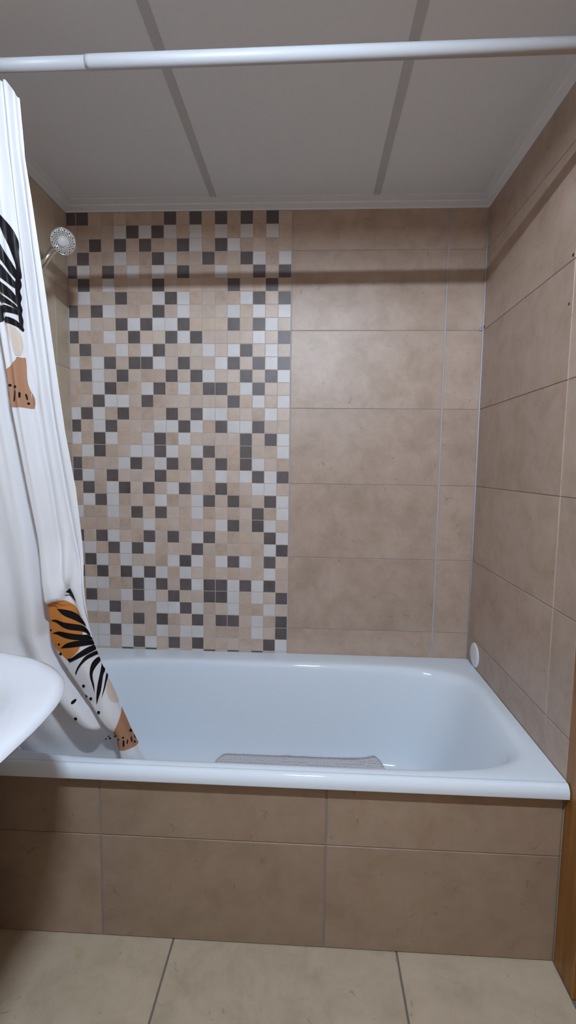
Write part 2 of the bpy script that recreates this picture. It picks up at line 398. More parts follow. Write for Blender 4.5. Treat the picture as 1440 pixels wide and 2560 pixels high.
# ---- curtain layout in metres: print outlines as (x, z), fold lines as (z, x)
PRINT=[
('orange',[[0.3199,0.9261],[0.3361,0.9315],[0.3579,0.9404],[0.3729,0.9424],[0.3842,0.9359],[0.3978,0.9229],[0.4055,0.9092],[0.4097,0.8905],[0.4116,0.8717],[0.4108,0.8527],[0.4081,0.8334],[0.4027,0.814],[0.3956,0.8024],[0.3757,0.7855],[0.3694,0.7843],[0.3529,0.8026],[0.3338,0.8247],[0.3218,0.8403],[0.3216,0.8943]]),
('black',[[0.3588,0.9203],[0.3706,0.9191],[0.3935,0.9088],[0.41,0.8937],[0.4179,0.8813],[0.4214,0.8704],[0.4086,0.8779],[0.3917,0.89],[0.3721,0.9035]]),
('black',[[0.339,0.8885],[0.3528,0.8914],[0.3673,0.8862],[0.3907,0.879],[0.4081,0.8732],[0.421,0.8657],[0.4287,0.8516],[0.4296,0.8437],[0.4183,0.8529],[0.4038,0.8588],[0.3833,0.8645],[0.3661,0.8735],[0.355,0.8827]]),
('black',[[0.3384,0.8536],[0.3557,0.8599],[0.3736,0.8579],[0.3941,0.8521],[0.4118,0.8479],[0.4238,0.8467],[0.4323,0.8406],[0.4348,0.8343],[0.4105,0.8335],[0.3898,0.8376],[0.3663,0.8449],[0.3518,0.8515]]),
('black',[[0.3571,0.8141],[0.3704,0.8258],[0.3862,0.8321],[0.4106,0.8341],[0.4346,0.8326],[0.4376,0.8247],[0.4366,0.8208],[0.4153,0.8192],[0.3848,0.8172]]),
('black',[[0.3711,0.7853],[0.382,0.788],[0.4017,0.8026],[0.421,0.8145],[0.4381,0.8199],[0.4413,0.812],[0.4401,0.8081],[0.4194,0.7967],[0.4003,0.7879],[0.3762,0.7757]]),
('black',[[0.3878,0.7448],[0.3948,0.7616],[0.4055,0.7783],[0.4159,0.7917],[0.4318,0.8003],[0.4429,0.8049],[0.446,0.796],[0.4309,0.789],[0.4181,0.782],[0.4047,0.7685],[0.3939,0.7516],[0.3899,0.7416]]),
('black',[[0.4333,0.6914],[0.4302,0.7097],[0.4248,0.7362],[0.425,0.756],[0.4295,0.7726],[0.4396,0.7844],[0.4475,0.7879],[0.4497,0.7782],[0.4411,0.7664],[0.4321,0.7497],[0.4307,0.7331],[0.4336,0.7132]]),
('black',[[0.4361,0.6576],[0.4373,0.6831],[0.4416,0.7168],[0.4469,0.7436],[0.4521,0.7701],[0.4559,0.7604],[0.46,0.7539],[0.454,0.7372],[0.4509,0.7172],[0.4474,0.6936],[0.4411,0.6731]]),
('black',[[0.449,0.6751],[0.4544,0.7039],[0.4599,0.7341],[0.4632,0.7442],[0.4662,0.736],[0.461,0.7175],[0.4551,0.6939]]),
('black',[[0.3809,0.9625],[0.3906,0.9719],[0.3979,0.9553],[0.4035,0.9355],[0.3967,0.943],[0.3857,0.9519],[0.3785,0.9533],[0.3796,0.9554],[0.3888,0.9529]]),
('taupe',[[0.4671,0.7277],[0.4611,0.7109],[0.4604,0.6941],[0.4644,0.674],[0.4728,0.6624],[0.4818,0.6587],[0.4897,0.6607],[0.4838,0.6848],[0.4735,0.7113]]),
('brown',[[0.495,0.6479],[0.4922,0.6307],[0.4839,0.6027],[0.4724,0.5743],[0.466,0.5529],[0.4646,0.5351],[0.4686,0.5246],[0.4809,0.5187],[0.4969,0.5205],[0.5163,0.5267],[0.5296,0.5362],[0.5333,0.5452],[0.5309,0.5557],[0.5172,0.5867],[0.504,0.6208],[0.4975,0.6395]]),
('black',[[0.5195,0.5781],[0.5184,0.5751],[0.5161,0.5733],[0.5134,0.5731],[0.5113,0.5748],[0.5106,0.5777],[0.5117,0.5806],[0.514,0.5825],[0.5167,0.5826],[0.5188,0.5809]]),
('black',[[0.486,0.5538],[0.4854,0.5521],[0.484,0.551],[0.4825,0.5509],[0.4813,0.5519],[0.4809,0.5535],[0.4815,0.5552],[0.4829,0.5563],[0.4844,0.5564],[0.4856,0.5554]]),
('black',[[0.4974,0.5585],[0.4968,0.5568],[0.4954,0.5557],[0.4939,0.5557],[0.4927,0.5566],[0.4923,0.5583],[0.4929,0.56],[0.4942,0.561],[0.4958,0.5611],[0.497,0.5601]]),
('black',[[0.526,0.5442],[0.5254,0.5423],[0.5239,0.5411],[0.5221,0.541],[0.5207,0.5421],[0.5203,0.544],[0.521,0.5459],[0.5225,0.5471],[0.5243,0.5472],[0.5256,0.5461]]),
('black',[[0.4659,0.5387],[0.4651,0.5366],[0.4634,0.5352],[0.4614,0.5351],[0.46,0.5364],[0.4595,0.5384],[0.4603,0.5406],[0.462,0.5419],[0.4639,0.542],[0.4654,0.5408]]),
('black',[[0.4283,0.5221],[0.4278,0.5206],[0.4266,0.5196],[0.4252,0.5195],[0.4241,0.5204],[0.4238,0.5219],[0.4244,0.5234],[0.4256,0.5243],[0.427,0.5244],[0.428,0.5235]]),
('black',[[0.436,0.5303],[0.4355,0.529],[0.4345,0.5282],[0.4333,0.5281],[0.4324,0.5288],[0.4322,0.5301],[0.4326,0.5314],[0.4336,0.5322],[0.4348,0.5322],[0.4357,0.5315]]),
('black',[[0.4392,0.5233],[0.4386,0.5216],[0.4373,0.5205],[0.4357,0.5204],[0.4345,0.5214],[0.4341,0.523],[0.4348,0.5247],[0.4361,0.5258],[0.4377,0.5259],[0.4389,0.5249]]),
('black',[[0.4484,0.5344],[0.4479,0.5329],[0.4467,0.5319],[0.4453,0.5319],[0.4442,0.5327],[0.4439,0.5342],[0.4445,0.5357],[0.4457,0.5366],[0.447,0.5367],[0.4481,0.5358]]),
('black',[[0.4508,0.5249],[0.4501,0.5229],[0.4486,0.5217],[0.4468,0.5216],[0.4455,0.5227],[0.4451,0.5246],[0.4458,0.5265],[0.4473,0.5278],[0.4491,0.5278],[0.4504,0.5267]]),
('black',[[0.3302,0.9242],[0.3296,0.9227],[0.3283,0.9218],[0.3268,0.9217],[0.3257,0.9226],[0.3254,0.9241],[0.326,0.9255],[0.3273,0.9265],[0.3288,0.9265],[0.3299,0.9256]]),
('black',[[0.3297,0.8914],[0.329,0.8897],[0.3275,0.8886],[0.3258,0.8886],[0.3246,0.8896],[0.3242,0.8912],[0.3249,0.8929],[0.3264,0.894],[0.3281,0.894],[0.3293,0.893]]),
('black',[[0.3393,0.8623],[0.3386,0.8605],[0.3371,0.8595],[0.3354,0.8594],[0.3342,0.8604],[0.3338,0.8621],[0.3345,0.8638],[0.336,0.8649],[0.3377,0.8649],[0.3389,0.8639]]),
('black',[[0.3566,0.8244],[0.3558,0.8225],[0.3542,0.8213],[0.3523,0.8212],[0.3509,0.8223],[0.3505,0.8242],[0.3513,0.8261],[0.3529,0.8274],[0.3548,0.8274],[0.3562,0.8263]]),
('black',[[0.3586,0.7986],[0.3577,0.7963],[0.3557,0.7948],[0.3534,0.7947],[0.3517,0.7961],[0.3513,0.7984],[0.3522,0.8007],[0.3542,0.8022],[0.3564,0.8022],[0.3581,0.8009]]),
('black',[[0.366,0.7526],[0.3651,0.7503],[0.3631,0.7488],[0.3608,0.7487],[0.3591,0.7501],[0.3586,0.7524],[0.3596,0.7548],[0.3616,0.7563],[0.3638,0.7563],[0.3656,0.755]]),
('black',[[0.3741,0.7117],[0.3732,0.7093],[0.3712,0.7077],[0.3689,0.7077],[0.3672,0.7091],[0.3667,0.7114],[0.3676,0.7138],[0.3696,0.7153],[0.3719,0.7154],[0.3736,0.714]]),
('black',[[0.4102,0.7107],[0.4092,0.7081],[0.4071,0.7064],[0.4046,0.7063],[0.4027,0.7078],[0.4022,0.7104],[0.4032,0.713],[0.4053,0.7146],[0.4078,0.7147],[0.4097,0.7132]]),
('black',[[0.4135,0.6805],[0.4125,0.678],[0.4105,0.6765],[0.4082,0.6764],[0.4065,0.6778],[0.406,0.6802],[0.4069,0.6826],[0.4089,0.6842],[0.4112,0.6842],[0.413,0.6828]]),
('black',[[0.426,0.6749],[0.425,0.6722],[0.4229,0.6705],[0.4203,0.6704],[0.4185,0.672],[0.4179,0.6745],[0.4189,0.6772],[0.4211,0.6789],[0.4236,0.6789],[0.4255,0.6774]]),
('black',[[0.3814,0.6663],[0.3803,0.6637],[0.3782,0.662],[0.3756,0.6619],[0.3738,0.6634],[0.3732,0.666],[0.3742,0.6687],[0.3764,0.6704],[0.3789,0.6705],[0.3808,0.6689]]),
('black',[[0.4234,0.6365],[0.4224,0.6338],[0.4202,0.6321],[0.4177,0.632],[0.4158,0.6336],[0.4152,0.6362],[0.4162,0.6389],[0.4184,0.6406],[0.4209,0.6407],[0.4228,0.6391]]),
('black',[[0.4454,0.6384],[0.4444,0.6358],[0.4422,0.6341],[0.4397,0.6339],[0.4378,0.6355],[0.4373,0.6381],[0.4383,0.6408],[0.4404,0.6425],[0.4429,0.6426],[0.4448,0.641]]),
('black',[[0.3873,0.622],[0.3862,0.6191],[0.3838,0.6172],[0.3811,0.6171],[0.379,0.6188],[0.3785,0.6216],[0.3796,0.6245],[0.3819,0.6263],[0.3847,0.6265],[0.3867,0.6248]]),
('black',[[0.4945,0.5506],[0.4972,0.5508],[0.4979,0.547],[0.4975,0.5352],[0.4964,0.5312],[0.4938,0.531],[0.493,0.5348],[0.4935,0.5466]]),
('black',[[0.5044,0.5511],[0.5063,0.5511],[0.5066,0.5486],[0.5057,0.5411],[0.5048,0.5386],[0.5029,0.5386],[0.5026,0.5411],[0.5035,0.5486]]),
('black',[[0.5135,0.5584],[0.5158,0.5587],[0.5166,0.5556],[0.5167,0.5461],[0.516,0.5428],[0.5137,0.5425],[0.5129,0.5456],[0.5128,0.5551]]),
('black',[[0.5226,0.5655],[0.5248,0.5664],[0.526,0.5646],[0.5275,0.5584],[0.5272,0.556],[0.525,0.5551],[0.5238,0.5569],[0.5223,0.5631]]),
('black',[[0.4751,0.5402],[0.4772,0.5416],[0.4787,0.5404],[0.4812,0.5352],[0.4813,0.5329],[0.4793,0.5315],[0.4777,0.5328],[0.4753,0.538]]),
('orange',[[0.3021,1.7786],[0.3136,1.7651],[0.3161,1.7593],[0.3199,1.7457],[0.32,1.7379],[0.3164,1.7183],[0.3119,1.7183],[0.3087,1.7282],[0.2972,1.742]]),
('black',[[0.3057,1.8053],[0.3177,1.7966],[0.3256,1.7899],[0.3371,1.7764],[0.346,1.759],[0.3498,1.7454],[0.3496,1.7259],[0.3483,1.6964],[0.3478,1.6745],[0.3439,1.6695],[0.3421,1.6825],[0.3418,1.6984],[0.3387,1.7182],[0.3344,1.7378],[0.3278,1.7553],[0.3212,1.7727],[0.3157,1.7814],[0.3042,1.7939]]),
('black',[[0.2998,1.7613],[0.3114,1.7486],[0.3189,1.7379],[0.3258,1.7222],[0.335,1.7064],[0.3417,1.6885],[0.3445,1.6745],[0.3432,1.6644],[0.3357,1.6765],[0.3263,1.6905],[0.3171,1.7065],[0.3075,1.7184],[0.2956,1.7302]]),
('black',[[0.2933,1.7126],[0.3056,1.7046],[0.3178,1.6946],[0.3272,1.6806],[0.3387,1.6645],[0.342,1.6544],[0.3413,1.6483],[0.3287,1.6564],[0.3145,1.6686],[0.3018,1.6757],[0.2893,1.6828]]),
('black',[[0.3029,1.6666],[0.3134,1.6606],[0.3257,1.6504],[0.3375,1.6361],[0.3419,1.6259],[0.3387,1.6177],[0.3274,1.628],[0.3171,1.6362],[0.3054,1.6424],[0.3047,1.6545]]),
('black',[[0.306,1.6383],[0.3166,1.6321],[0.3269,1.6239],[0.3362,1.6157],[0.342,1.6074],[0.3395,1.6054],[0.3279,1.6136],[0.317,1.6178],[0.3092,1.6188],[0.3058,1.6281]]),
('black',[[0.3107,1.6127],[0.3232,1.6126],[0.3341,1.6085],[0.3415,1.6033],[0.3428,1.595],[0.3307,1.5992],[0.3169,1.5982],[0.31,1.5982]]),
('black',[[0.313,1.5857],[0.3204,1.5899],[0.3315,1.5867],[0.3396,1.5784],[0.3442,1.569],[0.3425,1.5637],[0.3343,1.5721],[0.3233,1.5763],[0.3144,1.5784]]),
('black',[[0.3018,1.5972],[0.3077,1.6158],[0.3106,1.6116],[0.311,1.5972],[0.3129,1.5847],[0.3029,1.5784],[0.294,1.5722],[0.2934,1.5764],[0.3019,1.5889]]),
('black',[[0.3447,1.6805],[0.3462,1.6705],[0.3466,1.6584],[0.3442,1.6463],[0.3454,1.6341],[0.3435,1.6218],[0.3447,1.6095],[0.3435,1.5992],[0.3443,1.5867],[0.3435,1.5763],[0.3434,1.5637],[0.3405,1.57],[0.3383,1.5826],[0.3385,1.5971],[0.3389,1.6136],[0.3383,1.628],[0.3385,1.6443],[0.3393,1.6584],[0.3408,1.6705]]),
('taupe',[[0.3153,1.5763],[0.323,1.5742],[0.3315,1.5679],[0.338,1.5553],[0.3401,1.5384],[0.3379,1.5256],[0.3317,1.5128],[0.3259,1.5128],[0.3246,1.5214],[0.322,1.5469],[0.3183,1.5638]]),
('brown',[[0.2967,1.4661],[0.3017,1.4781],[0.3125,1.489],[0.3243,1.4999],[0.3278,1.5096],[0.3411,1.5096],[0.3405,1.4891],[0.3402,1.4564],[0.347,1.4233],[0.3466,1.3998],[0.3255,1.4019],[0.3016,1.4017],[0.2986,1.4341]]),
('black',[[0.3117,1.4486],[0.3109,1.4469],[0.3092,1.4458],[0.3073,1.4458],[0.3059,1.4468],[0.3056,1.4485],[0.3064,1.4502],[0.308,1.4513],[0.3099,1.4513],[0.3113,1.4502]]),
('black',[[0.3233,1.4453],[0.3225,1.4435],[0.3207,1.4424],[0.3187,1.4423],[0.3171,1.4435],[0.3167,1.4453],[0.3176,1.4471],[0.3194,1.4482],[0.3214,1.4482],[0.3229,1.4471]]),
('black',[[0.3413,1.411],[0.3406,1.4094],[0.339,1.4084],[0.3373,1.4084],[0.3359,1.4093],[0.3356,1.4109],[0.3363,1.4125],[0.3379,1.4135],[0.3396,1.4135],[0.3409,1.4125]]),
('black',[[0.2959,1.5528],[0.295,1.5511],[0.2933,1.55],[0.2913,1.55],[0.2898,1.5511],[0.2894,1.5528],[0.2902,1.5545],[0.292,1.5556],[0.294,1.5556],[0.2955,1.5545]]),
('black',[[0.3012,1.4351],[0.3032,1.4354],[0.3041,1.4324],[0.3048,1.4231],[0.3044,1.4198],[0.3024,1.4195],[0.3015,1.4225],[0.3008,1.4318]]),
('black',[[0.318,1.4377],[0.3202,1.4374],[0.3197,1.4326],[0.3158,1.4186],[0.3138,1.414],[0.3116,1.4143],[0.3121,1.4191],[0.316,1.4331]]),
('black',[[0.3261,1.4342],[0.3278,1.4343],[0.3283,1.4319],[0.3278,1.4246],[0.3271,1.4221],[0.3254,1.422],[0.3249,1.4244],[0.3254,1.4317]]),
('black',[[0.334,1.4319],[0.336,1.4323],[0.337,1.4298],[0.3382,1.4218],[0.338,1.419],[0.336,1.4185],[0.3349,1.421],[0.3337,1.429]]),
]
CREASE_A = [(1.8962,0.2715),(1.7479,0.2719),(1.5395,0.2839),(1.4888,0.2865),(1.4194,0.2869),(1.348,0.292),(1.2276,0.3014),(1.1112,0.3123),(1.0101,0.3158),(0.9263,0.3188),(0.8397,0.3155),(0.7847,0.3327),(0.718,0.3683),(0.6384,0.4143),(0.5802,0.4472),(0.508,0.4633)]
CREASE_B = [(2.0371,0.3428),(1.9307,0.3396),(1.8371,0.3445),(1.7165,0.3494),(1.5892,0.3446),(1.4889,0.3418),(1.4021,0.3457),(1.3213,0.3506),(1.2378,0.3587),(1.1023,0.3658),(1.0011,0.3734),(0.9178,0.3978),(0.8321,0.426),(0.7439,0.4571),(0.6644,0.4805),(0.5707,0.5058),(0.4986,0.5281)]
CREASE_C = [(2.0334,0.3587),(1.9304,0.3563),(1.837,0.359),(1.7318,0.3635),(1.5891,0.3644),(1.4805,0.3685),(1.3667,0.3745),(1.2382,0.3848),(1.1129,0.3965),(1.0021,0.4128),(0.9078,0.4203),(0.7995,0.4408),(0.744,0.4592),(0.6645,0.4837),(0.5829,0.5099),(0.4953,0.5355)]
EDGE = [(2.0331,0.3733),(1.9301,0.373),(1.8586,0.3786),(1.7469,0.3853),(1.6693,0.3896),(1.5229,0.396),(1.3759,0.4036),(1.2386,0.4165),(1.0229,0.4227),(0.9081,0.4296),(0.7998,0.4491),(0.7442,0.4655),(0.6648,0.4911),(0.5832,0.5174),(0.4961,0.553)]
TUCK = [(0.7133,0.2398),(0.6979,0.2916),(0.6642,0.3255),(0.6298,0.349),(0.6013,0.3787),(0.5842,0.3988),(0.5771,0.4307),(0.5781,0.4546)]
HEM = [(0.5123,0.1489),(0.5066,0.215),(0.5017,0.3805),(0.4949,0.5551)]
# ---- lamp
LIGHT, LIGHT_COL, LR, LLEN, LIP, EXPO = 1900.0, (0.80, 0.945, 1.12, 1), 0.014, 0.16, -0.011, 0.0
# ------------------------------------------------------------------ tiled apron under the tub
root = thing('bath_apron', 'beige tiled apron wall below the front lip of the white bathtub', 'bath panel', (W/2, PANEL_Y, 0))
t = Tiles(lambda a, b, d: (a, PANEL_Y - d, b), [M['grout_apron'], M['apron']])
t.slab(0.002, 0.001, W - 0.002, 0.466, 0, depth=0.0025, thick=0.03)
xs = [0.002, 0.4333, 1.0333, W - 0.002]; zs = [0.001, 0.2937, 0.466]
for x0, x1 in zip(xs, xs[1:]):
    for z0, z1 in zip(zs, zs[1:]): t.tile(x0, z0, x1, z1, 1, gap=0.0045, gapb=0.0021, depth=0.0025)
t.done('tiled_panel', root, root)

# ------------------------------------------------------------------ bathtub
TC = (0.823, -0.427)
def sup(a, b, n, cnt=128):
    out = []
    for k in range(cnt):
        th = 2*PI*k/cnt; c, s = math.cos(th), math.sin(th)
        out.append((math.copysign(abs(c)**(2/n), c)*a, math.copysign(abs(s)**(2/n), s)*b))
    return out
def rect_from(th_pts, x0, x1, y0, y1):
    """push each point out to the rectangle along its ray"""
    out = []
    cx, cy = TC
    for dx, dy in th_pts:
        tx = ((x1-cx) if dx > 0 else (x0-cx))/dx if abs(dx) > 1e-9 else 1e9
        ty = ((y1-cy) if dy > 0 else (y0-cy))/dy if abs(dy) > 1e-9 else 1e9
        s = min(tx, ty); out.append((dx*s, dy*s))
    return out
tub = thing('bathtub', 'white enamelled bathtub filling the alcove between the tiled walls', 'bathtub', (TC[0], TC[1], 0))
A0, B0 = 0.768, 0.331
NT = 160
def ring_inner(d):
    """d = depth below the rim; returns (cx shift, a, b, exponent)"""
tubrings = []
inner = sup(A0, B0, 5.6, NT)
X0, X1, Y0, Y1 = 0.002, W - 0.002, -0.783, -0.002
outer = rect_from(inner, X0, X1, Y0, Y1)
# find the four corners so that the outline stays square
def snap(o):
    for cxn, cyn in ((X0, Y0), (X1, Y0), (X0, Y1), (X1, Y1)):
        i = min(range(len(o)), key=lambda j: (o[j][0]+TC[0]-cxn)**2 + (o[j][1]+TC[1]-cyn)**2)
        o[i] = (cxn - TC[0], cyn - TC[1])
    return o
outer = snap(outer)
bm = bmesh.new()
def add_ring(pts, z, dx=0.0, dy=0.0):
    zz = z if callable(z) else (lambda p: z)
    return [bm.verts.new((p[0]+dx, p[1]+dy, zz(p))) for p in pts]
rings = []
lift = lambda p: RIM + (0.0035 if p[1] > Y1 - TC[1] - 0.004 else 0.0)
rings.append(add_ring(outer, RIM - 0.03))
rings.append(add_ring(outer, RIM))
def mix(A, B, t): return [(a[0]+(b[0]-a[0])*t, a[1]+(b[1]-a[1])*t) for a, b in zip(A, B)]
rings.append(add_ring(mix(outer, inner, 0.06), RIM + 0.0004))
rings.append(add_ring(mix(outer, inner, 0.5), RIM + 0.0004))
rings.append(add_ring(mix(outer, inner, 0.78), RIM))
# rolled inner edge then the basin: (inset in x of left end, right end, inset in y, depth, exponent)
def level(lx, rx, iy, z, n, iyf=None):
    iyf = iy if iyf is None else iyf
    a = (2*A0 - lx - rx)/2; cx = (lx - rx)/2
    b = (2*B0 - iy - iyf)/2; cy = (iyf - iy)/2
    return add_ring(sup(a, b, n, NT), z, cx, cy)
prof = [  # lx, rx, iy, z, n
 (-0.004,-0.004,-0.004, 0.4985, 5.6), (0.004,0.004,0.002, 0.4955, 5.5), (0.010,0.012,0.006, 0.4895, 5.4), (0.015,0.019,0.0095, 0.481, 5.3),
 (0.019,0.027,0.012, 0.468, 5.2), (0.024,0.038,0.016, 0.44, 5.2), (0.032,0.056,0.021, 0.39, 5.2), (0.042,0.076,0.026, 0.33, 5.2), (0.052,0.096,0.031, 0.27, 5.3), (0.062,0.114,0.036, 0.22, 5.4),
 (0.070,0.127,0.041, 0.19, 5.5), (0.082,0.141,0.049, 0.167, 5.5), (0.100,0.158,0.061, 0.150, 5.5), (0.125,0.180,0.080, 0.139, 5.4), (0.16,0.215,0.105, 0.133, 5.0), (0.24,0.295,0.16, 0.129, 4.2), (0.40,0.44,0.24, 0.126, 3.2), (0.62,0.62,0.31, 0.125, 2.6)]
prof = [(a, b, c, z if z > 0.48 else 0.48 - (0.48 - z)*1.08, n) for a, b, c, z, n in prof]
for lx, rx, iy, z, n in prof: rings.append(level(lx, rx, iy, z, n))
for a, b in zip(rings, rings[1:]):
    for j in range(NT): bm.faces.new((a[j], a[(j+1) % NT], b[(j+1) % NT], b[j]))
bm.faces.new(rings[-1])
bmesh.ops.recalc_face_normals(bm, faces=bm.faces)
if sum(f.normal.z for f in bm.faces) < 0: bmesh.ops.reverse_faces(bm, faces=bm.faces)
me_bvh = BVHTree.FromBMesh(bm)      # in tub-local coordinates
o = obj('tub_body', bm, M['enamel'], tub)
# mark the outer corner edge as sharp by splitting normals with angle
for p in o.data.polygons: p.use_smooth = True
o.data.set_sharp_from_angle(angle=math.radians(50))

def extrude_profile(bm, prof, x0, x1):
    """prof = closed (y, z) outline, swept along x with end caps"""
    a = [bm.verts.new((x0, y, z)) for y, z in prof]; b = [bm.verts.new((x1, y, z)) for y, z in prof]
    n = len(prof)
    for i in range(n): bm.faces.new((a[i], a[(i+1) % n], b[(i+1) % n], b[i]))
    bm.faces.new(list(reversed(a))); bm.faces.new(b)
    bmesh.ops.recalc_face_normals(bm, faces=bm.faces)
# rolled front lip with the fine crease behind it
bm = bmesh.new()
lip = [(-0.7795, 0.466), (-0.7795, 0.4935), (-0.7838, 0.4985), (-0.7862, 0.5012), (-0.7905, 0.5020), (-0.7955, 0.5008), (-0.7995, 0.4975), (-0.8030, 0.4925), (-0.8055, 0.4865), (-0.8066, 0.4815), (-0.8066, 0.4705), (-0.8060, 0.4680), (-0.8035, 0.4670), (-0.7990, 0.4670)]
extrude_profile(bm, lip, 0.003, W - 0.004)
local(bm, tub)
o = obj('front_lip', bm, M['enamel'], tub); o.data.set_sharp_from_angle(angle=math.radians(45))
# waste fitting in the floor and overflow on the left end
bm = bmesh.new(); lathe(bm, [(0, 0.1055), (0.02, 0.1052), (0.032, 0.104), (0.036, 0.099)], (0.36, -0.427, 0), (0, 0, 1), 32); local(bm, tub)
obj('drain', bm, M['chrome'], tub)
bm = bmesh.new(); lathe(bm, [(0, 0.012), (0.024, 0.011), (0.030, 0.007), (0.032, 0.0)], (0.088, -0.427, 0.40), (1, 0, 0.12), 32); local(bm, tub)
obj('overflow_cap', bm, M['chrome'], tub)

# ------------------------------------------------------------------ bath mat lying on the tub floor
bm = bmesh.new()
NX, NY = 90, 44
MX0, MX1, MY0, MY1 = 0.616, 1.284, -0.52, -0.150
grid = {}
def rc(x, y, R):
    """rounded corners: pull grid points in towards the corner arc"""
    return x, y
for i in range(NX+1):
    for j in range(NY+1):
        u, v = i/NX, j/NY
        x = MX0 + (MX1-MX0)*u; y = MY0 + (MY1-MY0)*v
        # rounded rectangle mapping
        ex = max(0, abs(u-0.5)*2 - 0.86)/0.14; ey = max(0, abs(v-0.5)*2 - 0.76)/0.24
        if ex > 0 and ey > 0:
            s = max(ex, ey)/math.hypot(ex, ey)
            cx = 0.5 + math.copysign(0.43, u-0.5); cy = 0.5 + math.copysign(0.38, v-0.5)
            x = MX0 + (MX1-MX0)*(cx + (u-cx)*s); y = MY0 + (MY1-MY0)*(cy + (v-cy)*s)
        hit = me_bvh.ray_cast(Vector((x - TC[0], y - TC[1], 0.6)), Vector((0, 0, -1)))
        z = hit[0].z if hit[0] else 0.14
        wob = sstep(-0.24, -0.17, y)*(0.003*math.exp(-((x-0.905)/0.02)**2) + 0.002*math.exp(-((x-0.965)/0.018)**2) + 0.004*math.exp(-((x-1.235)/0.022)**2))
        grid[i, j] = (x, y, z + 0.0015 + wob)
top = {k2: bm.verts.new((p[0], p[1], p[2] + 0.006)) for k2, p in grid.items()}
bot = {k2: bm.verts.new(p) for k2, p in grid.items()}
for i in range(NX):
    for j in range(NY):
        bm.faces.new((top[i,j], top[i+1,j], top[i+1,j+1], top[i,j+1]))
        bm.faces.new((bot[i,j], bot[i,j+1], bot[i+1,j+1], bot[i+1,j]))
rim_idx = [(i, 0) for i in range(NX)] + [(NX, j) for j in range(NY)] + [(i, NY) for i in range(NX, 0, -1)] + [(0, j) for j in range(NY, 0, -1)]
for a, b in zip(rim_idx, rim_idx[1:] + rim_idx[:1]):
    bm.faces.new((bot[a], bot[b], top[b], top[a]))
tag(obj('bath_mat', bm, M['bathmat']), 'grey perforated rubber mat lying on the floor of the bathtub', 'bath mat')

# ------------------------------------------------------------------ curtain rod
RY, RZ = -0.93, 2.0800
rod = thing('curtain_rod', 'white telescopic shower curtain rod crossing below the ceiling', 'curtain rod', (W/2, RY, RZ))
zr = lambda x: 2.0721 + x*0.0082
bm = bmesh.new(); tube(bm, [(0.516, RY, zr(0.516)), (0.524, RY, zr(0.524)), (W - 0.02, RY, zr(W - 0.02))], [0.0126, 0.0131, 0.0131], 36); local(bm, rod)
obj('outer_tube', bm, M['rod'], rod)
bm = bmesh.new(); tube(bm, [(0.02, RY, zr(0.02)), (0.522, RY, zr(0.522))], 0.0116, 36); local(bm, rod)
obj('inner_tube', bm, M['rod'], rod)
for x, s in ((0.0, 1), (W, -1)):
    bm = bmesh.new(); lathe(bm, [(0, 0), (0.024, 0), (0.024, 0.006), (0.018, 0.010), (0.0155, 0.022), (0.0155, 0.030), (0, 0.030)], (x + s*0.0005, RY, zr(x)), (s, 0, 0), 32); local(bm, rod)
    obj('end_flange', bm, M['white_plastic'], rod)

